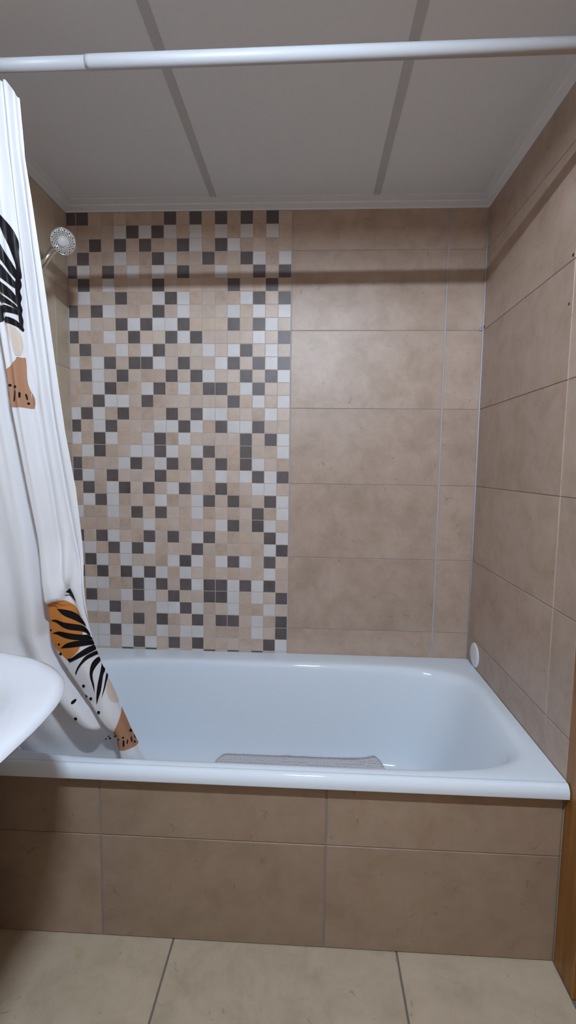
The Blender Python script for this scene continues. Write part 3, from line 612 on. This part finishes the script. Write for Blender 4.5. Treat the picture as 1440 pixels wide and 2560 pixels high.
# ------------------------------------------------------------------ shower curtain
X_LEFT = 0.03
srt = lambda L: sorted(L)
CREASE_A, CREASE_B, CREASE_C, EDGE = map(srt, (CREASE_A, CREASE_B, CREASE_C, EDGE))
TUCK_X = sorted((x, z) for z, x in TUCK); HEM_X = sorted((x, z) for z, x in HEM)
PINCH = [(0.30, 0.915), (0.32, 0.926), (0.345, 0.938), (0.373, 0.945), (0.385, 0.975), (0.395, 1.0)]
def yb(z): return -0.95 + (2.04 - z)*0.132
def curtain_y(x, z):
    a, b, c, e = (interp(T, z) for T in (CREASE_A, CREASE_B, CREASE_C, EDGE))
    y = yb(z)
    soft = (sstep(0.50, 0.78, z)*0.4 + 0.6)*(0.2 + 0.8*sstep(0.46, 0.56, z))
    topk = 1 - 0.45*sstep(1.7, 2.05, z)
    w = 0.0065
    if x < a:
        u = (x - X_LEFT)/(a - X_LEFT)
        d = -0.016*math.sin(PI*u*2.5 + 0.5*math.sin(3*z))**2 - 0.006*math.sin(PI*u*7 + z*2)
        d = d*topk*sstep(0, 0.02, a - x)
        bulge = -0.014*sstep(1.3, 0.75, z)*math.sin(PI*min(1, max(0, u)))
        y += (d + bulge)*soft + 0.026*sstep(a - 0.026, a, x)*soft
    elif x < b:
        u = (x - a)/max(1e-4, b - a)
        k0 = 0.026*(1 - sstep(0, 0.019, x - a)) - 0.012*sstep(0, 0.019, x - a)*(1 - sstep(0.55, 1.0, u))
        y += soft*(k0 - 0.008*(math.sin(PI*u)**0.8)*(0.55 if z < 0.93 else 1.0))
    k1 = sstep(b - 0.001, b + 0.003, x)*sstep(0.96, 1.10, z)
    if b <= x: y += -0.007*math.sin(PI*min(1, (x-b)/max(1e-3, c-b)))*topk*sstep(0.8, 1.0, z)
    y += 0.012*k1
    k2 = sstep(c - 0.001, c + 0.003, x)*sstep(0.92, 1.05, z)
    if c <= x: y += -0.010*math.sin(PI*0.75*min(1, (x-c)/max(1e-3, e-c)))*topk*sstep(0.75, 1.0, z)
    y += 0.014*k2
    y += 0.0035*sstep(1.0, 1.7, z)*math.sin(2*PI*(x - a)/0.021 + 1.5*math.sin(2.2*z))*sstep(0.0, 0.02, e - x)
    # the panel above the lower print is caught up in a small overlapping pleat
    if a - 0.01 < x < 0.40:
        zp = interp(PINCH, x)
        y += -0.012*sstep(zp - 0.006, zp + 0.004, z)*sstep(zp + 0.16, zp + 0.02, z)*sstep(a - 0.01, a + 0.01, x)*sstep(0.405, 0.385, x)
    # low bulge, tucked back into the tub
    if x < 0.485:
        zc = interp(TUCK_X, x)
        k = sstep(0.485, 0.45, x)
        y += k*(-0.010*math.exp(-((z - zc - 0.035)/0.04)**2) + 0.050*sstep(zc + 0.008, zc - 0.035, z)**0.8)
    return y
def hem_z(x):
    if x < 0.15: return 0.508
    return 0.508 - 0.070*sstep(0.15, 0.20, x)
TOPZ = 2.036
def top_z(x):
    return TOPZ - 0.018*sstep(0.355, 0.372, x) + 0.004*math.sin(x*60)
bm = bmesh.new()
rowsn = 230
segs = [(None, 64), ('A', 22), ('B', 12), ('C', 14)]
verts = []
for r in range(rowsn + 1):
    f = r/rowsn
    row = []
    zc0 = TOPZ + (0.46 - TOPZ)*f
    a, b, c, e = (interp(T, zc0) for T in (CREASE_A, CREASE_B, CREASE_C, EDGE))
    b = max(b, a + 0.004); c = max(c, b + 0.002); e = max(e, c + 0.002)
    xs = [X_LEFT + (a - X_LEFT)*i/64 for i in range(64)] + [a + (b-a)*i/22 for i in range(22)] + [b + (c-b)*i/12 for i in range(12)] + [c + (e-c)*i/14 for i in range(15)]
    for x in xs:
        zt, zb = top_z(x), hem_z(x)
        z = zt + (zb - zt)*f
        row.append(bm.verts.new((x, curtain_y(x, z), z)))
    verts.append(row)
for r in range(rowsn):
    for i in range(len(verts[0]) - 1):
        bm.faces.new((verts[r][i], verts[r+1][i], verts[r+1][i+1], verts[r][i+1]))
bm.normal_update()
CLOTH = BVHTree.FromBMesh(bm)
def on_cloth(x, z, off):
    hit = CLOTH.ray_cast(Vector((x, -1.6, z)), Vector((0, 1, 0)))
    return (x, (hit[0].y if hit[0] else curtain_y(x, z)) - off, z)
# the print: leaves, dots and shapes, laid on the cloth
MI = {'cloth': 0, 'orange': 1, 'black': 2, 'taupe': 3, 'brown': 4}
def clip(poly, ax, v, keep_gt):
    out = []
    for p, q in zip(poly, poly[1:] + poly[:1]):
        ip = (p[ax] >= v) if keep_gt else (p[ax] <= v); iq = (q[ax] >= v) if keep_gt else (q[ax] <= v)
        if ip: out.append(p)
        if ip != iq:
            t = (v - p[ax])/(q[ax] - p[ax]); out.append((p[0]+(q[0]-p[0])*t, p[1]+(q[1]-p[1])*t))
    return out
def smooth_poly(p):
    if len(p) < 7: return p
    out = []
    n = len(p)
    for i in range(n):
        p0, p1, p2, p3 = p[i-1], p[i], p[(i+1) % n], p[(i+2) % n]
        def ang(a, b, c):
            v1 = (b[0]-a[0], b[1]-a[1]); v2 = (c[0]-b[0], c[1]-b[1]); l = math.hypot(*v1)*math.hypot(*v2)
            return math.acos(max(-1, min(1, (v1[0]*v2[0]+v1[1]*v2[1])/l))) if l > 0 else 0
        s1 = 0.0 if ang(p0, p1, p2) > 1.0 else 1.0; s2 = 0.0 if ang(p1, p2, p3) > 1.0 else 1.0
        L = math.hypot(p2[0]-p1[0], p2[1]-p1[1])
        def tang(a, c, s):
            l = math.hypot(c[0]-a[0], c[1]-a[1]) or 1
            return ((c[0]-a[0])/l*L, (c[1]-a[1])/l*L) if s else (p2[0]-p1[0], p2[1]-p1[1])
        m1, m2 = tang(p0, p2, s1), tang(p1, p3, s2)
        for k in range(4):
            t = k/4; h00 = 2*t**3-3*t*t+1; h10 = t**3-2*t*t+t; h01 = -2*t**3+3*t*t; h11 = t**3-t*t
            out.append((h00*p1[0]+h10*m1[0]+h01*p2[0]+h11*m2[0], h00*p1[1]+h10*m1[1]+h01*p2[1]+h11*m2[1]))
    return out
CELL = 0.0025
def dense(poly):
    out = []
    for p, q in zip(poly, poly[1:] + poly[:1]):
        n = max(1, int(math.hypot(q[0]-p[0], q[1]-p[1])/0.003))
        out += [(p[0]+(q[0]-p[0])*i/n, p[1]+(q[1]-p[1])*i/n) for i in range(n)]
    return out
for mname, pts in PRINT:
    poly = smooth_poly([tuple(p) for p in pts])
    poly = [(min(p[0], interp(EDGE, p[1]) - 0.0012), p[1]) for p in dense(poly)]
    off = 0.0012 if mname in ('orange', 'brown', 'taupe') else 0.0020
    i0 = math.floor(min(p[0] for p in poly)/CELL); i1 = math.floor(max(p[0] for p in poly)/CELL)
    for i in range(i0, i1 + 1):
        s = clip(clip(poly, 0, i*CELL, True), 0, (i+1)*CELL, False)
        if len(s) < 3: continue
        j0 = math.floor(min(p[1] for p in s)/CELL); j1 = math.floor(max(p[1] for p in s)/CELL)
        for j in range(j0, j1 + 1):
            q = clip(clip(s, 1, j*CELL, True), 1, (j+1)*CELL, False)
            r = []
            for p in q:
                if not r or math.hypot(p[0]-r[-1][0], p[1]-r[-1][1]) > 1e-6: r.append(p)
            if len(r) >= 3:
                vs = [bm.verts.new(on_cloth(p[0], p[1], off)) for p in r]
                try: bm.faces.new(vs).material_index = MI[mname]
                except ValueError: pass
cur = thing('shower_curtain', 'white shower curtain with black leaves and orange shapes hanging at the tub front', 'shower curtain', (0.25, -0.9, 1.2))
obj('cloth', local(bm, cur), [M['cloth'], M['p_orange'], M['p_black'], M['p_taupe'], M['p_brown']], cur)
for x in (0.07, 0.14, 0.21, 0.28):
    bm = bmesh.new(); pts = []
    for k in range(25):
        a = 2*PI*k/24
        pts.append((x + 0.002*math.sin(a), RY + 0.0190*math.sin(a), zr(x) - 0.0075 + 0.0240*math.cos(a)))
    tube(bm, pts, 0.0022, 8, caps=False); local(bm, cur)
    obj('ring', bm, M['white_plastic'], cur)

# ------------------------------------------------------------------ washbasin on the left wall
basin = thing('washbasin', 'white ceramic washbasin mounted on the left wall in front of the tub', 'washbasin', (0.0, -1.27, 0.60))
BC = (0.0, -1.272)
def bas_ring(bm, ax, by, z, n, dx=0.0, cnt=96):
    """half superellipse bulging from the wall, closed along the wall"""
    pts = []
    for k in range(cnt + 1):
        th = -PI/2 + PI*k/cnt; c, s = max(0, math.cos(th)), math.sin(th)
        pts.append(bm.verts.new((max(0.003, dx + (c**(2/n))*ax), BC[1] + math.copysign(abs(s)**(2/n), s)*by, z)))
    return pts
bm = bmesh.new()
R = []
for ax, by, z, n in [(0.18, 0.12, 0.60, 2.2), (0.26, 0.19, 0.635, 2.3), (0.355, 0.265, 0.69, 2.5), (0.440, 0.318, 0.75, 2.8), (0.494, 0.341, 0.80, 2.9), (0.522, 0.353, 0.828, 3.0), (0.535, 0.358, 0.840, 3.0), (0.540, 0.359, 0.847, 3.0), (0.537, 0.355, 0.853, 3.0), (0.528, 0.347, 0.8560, 3.0), (0.514, 0.335, 0.8558, 3.0), (0.496, 0.321, 0.8535, 3.0), (0.466, 0.298, 0.8480, 3.0)]:
    R.append(bas_ring(bm, ax, by, z, n))
# the bowl: full superellipses set off the wall, fed from the same parameter
def bowl_ring(bm, ax, by, z, n, cx, cnt=96):
    pts = []
    for k in range(cnt + 1):
        th = -PI/2 + PI*k/cnt; c, s = max(0, math.cos(th)), math.sin(th)
        pts.append(bm.verts.new((cx + (c**(2/n))*ax, BC[1] + math.copysign(abs(s)**(2/n), s)*by, z)))
    return pts
def bowl_back(bm, ring, cx, dep):
    pass
cx = 0.13
bowl = [(0.315, 0.280, 0.841, 2.7), (0.300, 0.262, 0.829, 2.6), (0.275, 0.235, 0.795, 2.5), (0.245, 0.19, 0.735, 2.3), (0.16, 0.12, 0.712, 2.1), (0.05, 0.03, 0.706, 2.0)]
for ax, by, z, n in bowl: R.append(bowl_ring(bm, ax, by, z, n, cx))
for a, b in zip(R, R[1:]):
    for j in range(len(a) - 1): bm.faces.new((a[j], a[j+1], b[j+1], b[j]))
# flat deck for the tap behind the bowl, and the bowl's straight back wall
for a, b in zip(R[-len(bowl):], R[-len(bowl)+1:]):
    bm.faces.new((a[0], b[0], b[-1], a[-1]))
bm.faces.new([v for v in R[-1]])
bm.faces.new((R[12][0], R[12][-1], R[13][-1], R[13][0]))
for a, b in zip(R[:13], R[1:13]): bm.faces.new((a[0], b[0], b[-1], a[-1]))
bm.faces.new(R[0])
bmesh.ops.recalc_face_normals(bm, faces=bm.faces)
o = obj('bowl', local(bm, basin), M['porcelain'], basin); o.data.set_sharp_from_angle(angle=math.radians(60))
bm = bmesh.new(); lathe(bm, [(0.0, 0.709), (0.018, 0.709), (0.022, 0.707), (0.022, 0.703)], (0.155, BC[1], 0), (0, 0, 1), 24)
obj('drain', local(bm, basin), M['chrome'], basin)
cab = thing('shade_cabinet', 'dark brown wooden cabinet added out of view under the washbasin to darken its shadow', 'cabinet', (0.0, -1.272, 0))  # unseen cabinet, added to deepen the shadow below the basin
bm = bmesh.new(); bevel_box(bm, (0.002, -1.60, 0.001), (0.205, -0.945, 0.598), 0.003, 2)
obj('shade_cabinet_body', local(bm, cab), M['dark_wood'], cab, smooth=False)
for y0, y1, ky in ((-1.594, -1.276, -1.30), (-1.270, -0.951, -1.245)):
    bm = bmesh.new(); bevel_box(bm, (0.2055, y0, 0.055), (0.2215, y1, 0.592), 0.003, 2)
    d = obj('door', local(bm, cab), M['dark_wood'], cab, smooth=False)
    bm = bmesh.new(); lathe(bm, [(0.005, 0), (0.005, 0.008), (0.011, 0.014), (0.009, 0.020), (0, 0.021)], (0.2216, ky, 0.50), (1, 0, 0), 20)
    obj('knob', local(bm, cab), M['chrome'], d)
tap = thing('basin_tap', 'chrome single lever tap on the deck of the washbasin', 'tap', (0.075, BC[1], 0.8485))
bm = bmesh.new(); lathe(bm, [(0, -0.003), (0.024, -0.003), (0.024, 0.004), (0.020, 0.008), (0.020, 0.10), (0.016, 0.112), (0, 0.114)], (0.075, BC[1], 0.8485), (0, 0, 1), 28)
obj('tap_body', local(bm, tap), M['chrome'], tap)
bm = bmesh.new(); tube(bm, spline([(0.085, BC[1], 0.90), (0.13, BC[1], 0.915), (0.175, BC[1], 0.905), (0.19, BC[1], 0.885)]), 0.010, 16)
obj('spout', local(bm, tap), M['chrome'], tap)
bm = bmesh.new(); bevel_box(bm, (0.070, BC[1]-0.008, 0.956), (0.150, BC[1]+0.008, 0.964), 0.003)
obj('lever', local(bm, tap), M['chrome'], tap)

# ------------------------------------------------------------------ hand shower on the left wall
HC = Vector((0.180, -0.382, 1.979)); HN = Vector((0.40, -0.78, -0.48)).normalized()
hs = thing('hand_shower', 'chrome hand shower with round spray head clipped high on the left wall', 'shower head', (0.0, -0.385, 1.85))
u, v = frame_of(HN)
if v.z < 0: u, v = -u, -v
bm = bmesh.new()
lathe(bm, [(0, -0.026), (0.014, -0.025), (0.026, -0.019), (0.0355, -0.010), (0.0395, -0.003), (0.0400, 0.001), (0.0385, 0.0035), (0.0365, 0.0035), (0.0360, 0.0015), (0.0, 0.0015)], HC, HN, 48)
obj('spray_head', local(bm, hs), M['chrome'], hs)
bm = bmesh.new(); lathe(bm, [(0.0362, 0.0015), (0.0362, 0.0028), (0.030, 0.0040), (0.0, 0.0046)], HC, HN, 48)
plate = obj('spray_plate', local(bm, hs), M['face'], hs)
bm = bmesh.new(); lathe(bm, [(0.0135, 0.0035), (0.0130, 0.0062), (0.010, 0.0076), (0, 0.0082)], HC - u*0.002 - v*0.003, HN, 32)
obj('hub', local(bm, hs), M['face'], plate)
bm = bmesh.new()
for s in range(13):
    a0 = 2*PI*s/13
    for q, (r, sw) in enumerate(((0.0185, 0.0), (0.0228, 0.17), (0.0272, 0.34), (0.0318, 0.50))):
        a = a0 - sw
        p = HC + (u*math.cos(a) + v*math.sin(a))*r
        lathe(bm, [(0.0012 + 0.00028*q, 0.0036), (0.0012 + 0.00028*q, 0.0056), (0, 0.0060)], p, HN, 10)
obj('nozzles', local(bm, hs), M['nozzle'], plate)
bm = bmesh.new()
for s in range(13):
    a0 = 2*PI*(s + 0.5)/13
    pts = [HC + (u*math.cos(a0 - sw) + v*math.sin(a0 - sw))*r + HN*0.0042 for r, sw in ((0.0150, -0.1), (0.020, 0.06), (0.025, 0.25), (0.030, 0.44), (0.034, 0.58))]
    tube(bm, pts, [0.0008, 0.0012, 0.0013, 0.0012, 0.0007], 8)
obj('swirl_ribs', local(bm, hs), M['chrome'], plate)
hp = spline([HC - HN*0.012 - u*0.0, HC - HN*0.020 + Vector((-0.022, -0.004, -0.022)), (0.128, -0.384, 1.930), (0.098, -0.385, 1.888), (0.066, -0.386, 1.842)])
nh = len(hp)
bm = bmesh.new(); tube(bm, hp, [0.016 - 0.0045*min(1, i/(nh*0.35)) + 0.002*max(0, i/nh - 0.5) for i in range(nh)], 24)
obj('handle', local(bm, hs), M['chrome'], hs)
bm = bmesh.new(); lathe(bm, [(0, 0.0005), (0.026, 0.0005), (0.026, 0.008), (0.020, 0.012), (0.014, 0.020), (0.013, 0.045), (0, 0.045)], (0, -0.386, 1.868), (1, 0, -0.1), 28)
tube(bm, [(0.062, -0.386, 1.842), (0.088, -0.3855, 1.876)], [0.0185, 0.0185], 24)
obj('wall_holder', local(bm, hs), M['chrome'], hs)
bm = bmesh.new(); tube(bm, spline([(0.066, -0.386, 1.842), (0.050, -0.386, 1.80), (0.045, -0.38, 1.6), (0.050, -0.365, 1.2), (0.065, -0.36, 0.85), (0.085, -0.38, 0.70), (0.070, -0.40, 0.69), (0.045, -0.41, 0.752)]), 0.0065, 12)
obj('hose', local(bm, hs), M['chrome'], hs)
bm = bmesh.new(); lathe(bm, [(0, 0.0005), (0.026, 0.0005), (0.025, 0.007), (0.012, 0.011), (0.012, 0.050), (0, 0.054)], (0, -0.41, 0.765), (1, 0, 0), 28)
obj('wall_outlet', local(bm, hs), M['chrome'], hs)

# ------------------------------------------------------------------ small things on the walls
bm = bmesh.new(); lathe(bm, [(0, 0.007), (0.030, 0.0066), (0.043, 0.0050), (0.0475, 0.0025), (0.0480, 0.0005), (0, 0.0005)], (W, -0.0865, 0.549), (-1, 0, 0), 48)
tag(obj('wall_disc', bm, M['white_plastic']), 'white round plastic disc on the right wall just above the tub rim', 'wall disc')
pl = thing('wall_plug', 'small grey screw plug in the far right corner where the tile joint ends', 'wall plug', (W - 0.008, 0, 1.812))
bm = bmesh.new(); lathe(bm, [(0.0065, 0.0), (0.0065, 0.006), (0.004, 0.007), (0.0035, 0.003), (0, 0.003)], (W - 0.010, 0, 1.811), (-0.2, -1, 0), 16)
obj('sleeve', local(bm, pl), M['plug'], pl)
bm = bmesh.new(); lathe(bm, [(0.0042, 0.0), (0.0042, 0.0016), (0, 0.0018)], (W - 0.0005, -0.012, 1.818), (-1, 0, 0), 12)
obj('screw_hole', local(bm, pl), M['hole'], pl)
for x, y, z, r in ((W, -0.645, 1.818, 0.0045), (W, -0.640, 1.700, 0.0035)):
    bm = bmesh.new(); lathe(bm, [(r, 0.0), (r*0.9, 0.0012), (r*0.4, 0.0016), (0, 0.0012)], (x, y, z), (-1, 0, 0), 12)
    obj('drill_hole', bm, M['hole'], wall_right, smooth=False)

# ------------------------------------------------------------------ door in the right wall
door = bpy.data.objects.new('door_1', None); link(door); door.location = (W, -1.23, 0); struct(door)
bm = bmesh.new()
bevel_box(bm, (W - 0.0015, -0.871, 0.001), (W + 0.045, -0.7795, 2.058), 0.0012, 1)
bevel_box(bm, (W - 0.0015, DY1 + 0.001, 0.001), (W + 0.045, DY1 + 0.09, 2.058), 0.0012, 1)
bevel_box(bm, (W - 0.0015, DY1 + 0.091, 1.968), (W + 0.045, -0.872, 2.058), 0.0012, 1)
obj('door_frame', local(bm, door), M['wood'], door, smooth=False)
bm = bmesh.new(); bevel_box(bm, (W + 0.006, DY1 + 0.094, 0.006), (W + 0.044, -0.875, 1.964), 0.003, 2)
leaf = obj('door_leaf', local(bm, door), M['wood'], door, smooth=False)
bm = bmesh.new(); lathe(bm, [(0, 0), (0.024, 0), (0.024, 0.005), (0.010, 0.008), (0.009, 0.045), (0, 0.047)], (W + 0.006, -1.54, 1.02), (-1, 0, 0), 24)
tube(bm, [(W - 0.037, -1.54, 1.02), (W - 0.037, -1.43, 1.02)], 0.008, 16)
obj('door_handle', local(bm, door), M['chrome'], door)

# ------------------------------------------------------------------ ceiling lamp behind the viewpoint
LX, LY, LZ = 0.97, -1.90, 2.166
lamp = thing('ceiling_lamp', 'short tube lamp in a grey tray on the ceiling behind the viewpoint', 'lamp', (LX, LY, CEIL))
HL, HW = LLEN/2 + 0.05, 0.15
bm = bmesh.new()
box(bm, (LX - HL, LY - HW, CEIL - 0.012), (LX + HL, LY + HW, CEIL - 0.0005))
box(bm, (LX - HL, LY + HW - 0.004, LZ + LIP), (LX + HL, LY + HW, CEIL - 0.0121)); box(bm, (LX - HL, LY - HW, LZ + LIP), (LX + HL, LY - HW + 0.004, CEIL - 0.0121))
box(bm, (LX - HL, LY - HW + 0.0041, LZ + LIP), (LX - HL + 0.004, LY + HW - 0.0041, CEIL - 0.0121)); box(bm, (LX + HL - 0.004, LY - HW + 0.0041, LZ + LIP), (LX + HL, LY + HW - 0.0041, CEIL - 0.0121))
obj('lamp_tray', local(bm, lamp), base_mat('grey_lamp_tray', srgb(120,120,120), 0.6), lamp, smooth=False)
bm = bmesh.new()
for sx in (-1, 1):
    bm = bmesh.new()
    box(bm, (LX + sx*(LLEN/2 + 0.008) - 0.007, LY - 0.016, LZ - 0.016), (LX + sx*(LLEN/2 + 0.008) + 0.007, LY + 0.016, CEIL - 0.0122))
    obj('lamp_socket', local(bm, lamp), M['white_plastic'], lamp, smooth=False)
em = bpy.data.materials.new('glowing_tube'); em.use_nodes = True
b = em.node_tree.nodes['Principled BSDF']; b.inputs['Base Color'].default_value = (0.8, 0.8, 0.8, 1)
b.inputs['Emission Color'].default_value = LIGHT_COL; b.inputs['Emission Strength'].default_value = LIGHT
bm = bmesh.new(); tube(bm, [(LX - LLEN/2, LY, LZ), (LX + LLEN/2, LY, LZ)], LR, 20)
obj('lamp_tube', local(bm, lamp), em, lamp)

# ------------------------------------------------------------------ world, camera, colour
w = bpy.data.worlds.new('World'); SC.world = w; w.use_nodes = True
w.node_tree.nodes['Background'].inputs['Color'].default_value = (0.5, 0.5, 0.5, 1); w.node_tree.nodes['Background'].inputs['Strength'].default_value = 0.1

cd = bpy.data.cameras.new('camera'); cam = bpy.data.objects.new('camera', cd); link(cam)
yaw, pitch, roll = 0.0467, -0.0942, 0.0124
fw = Vector((-math.sin(yaw)*math.cos(pitch), math.cos(yaw)*math.cos(pitch), math.sin(pitch)))
ri = Vector((math.cos(yaw), math.sin(yaw), 0)); up = ri.cross(fw)
r2 = ri*math.cos(roll) + up*math.sin(roll); u2 = up*math.cos(roll) - ri*math.sin(roll)
mw = Matrix((r2, u2, -fw)).transposed().to_4x4(); mw.translation = Vector((0.9793, -1.9602, 1.2773))
cam.matrix_world = mw
cd.sensor_fit = 'HORIZONTAL'; cd.sensor_width = 36.0; cd.lens = 1213.13/1440*36.0; cd.clip_start = 0.02
SC.camera = cam
SC.view_settings.view_transform = 'Standard'; SC.view_settings.look = 'None'; SC.view_settings.gamma = 1.0
SC.view_settings.use_curve_mapping = False
SC.view_settings.exposure = EXPO
SC.cycles.max_bounces = 10; SC.cycles.diffuse_bounces = 6; SC.cycles.glossy_bounces = 4
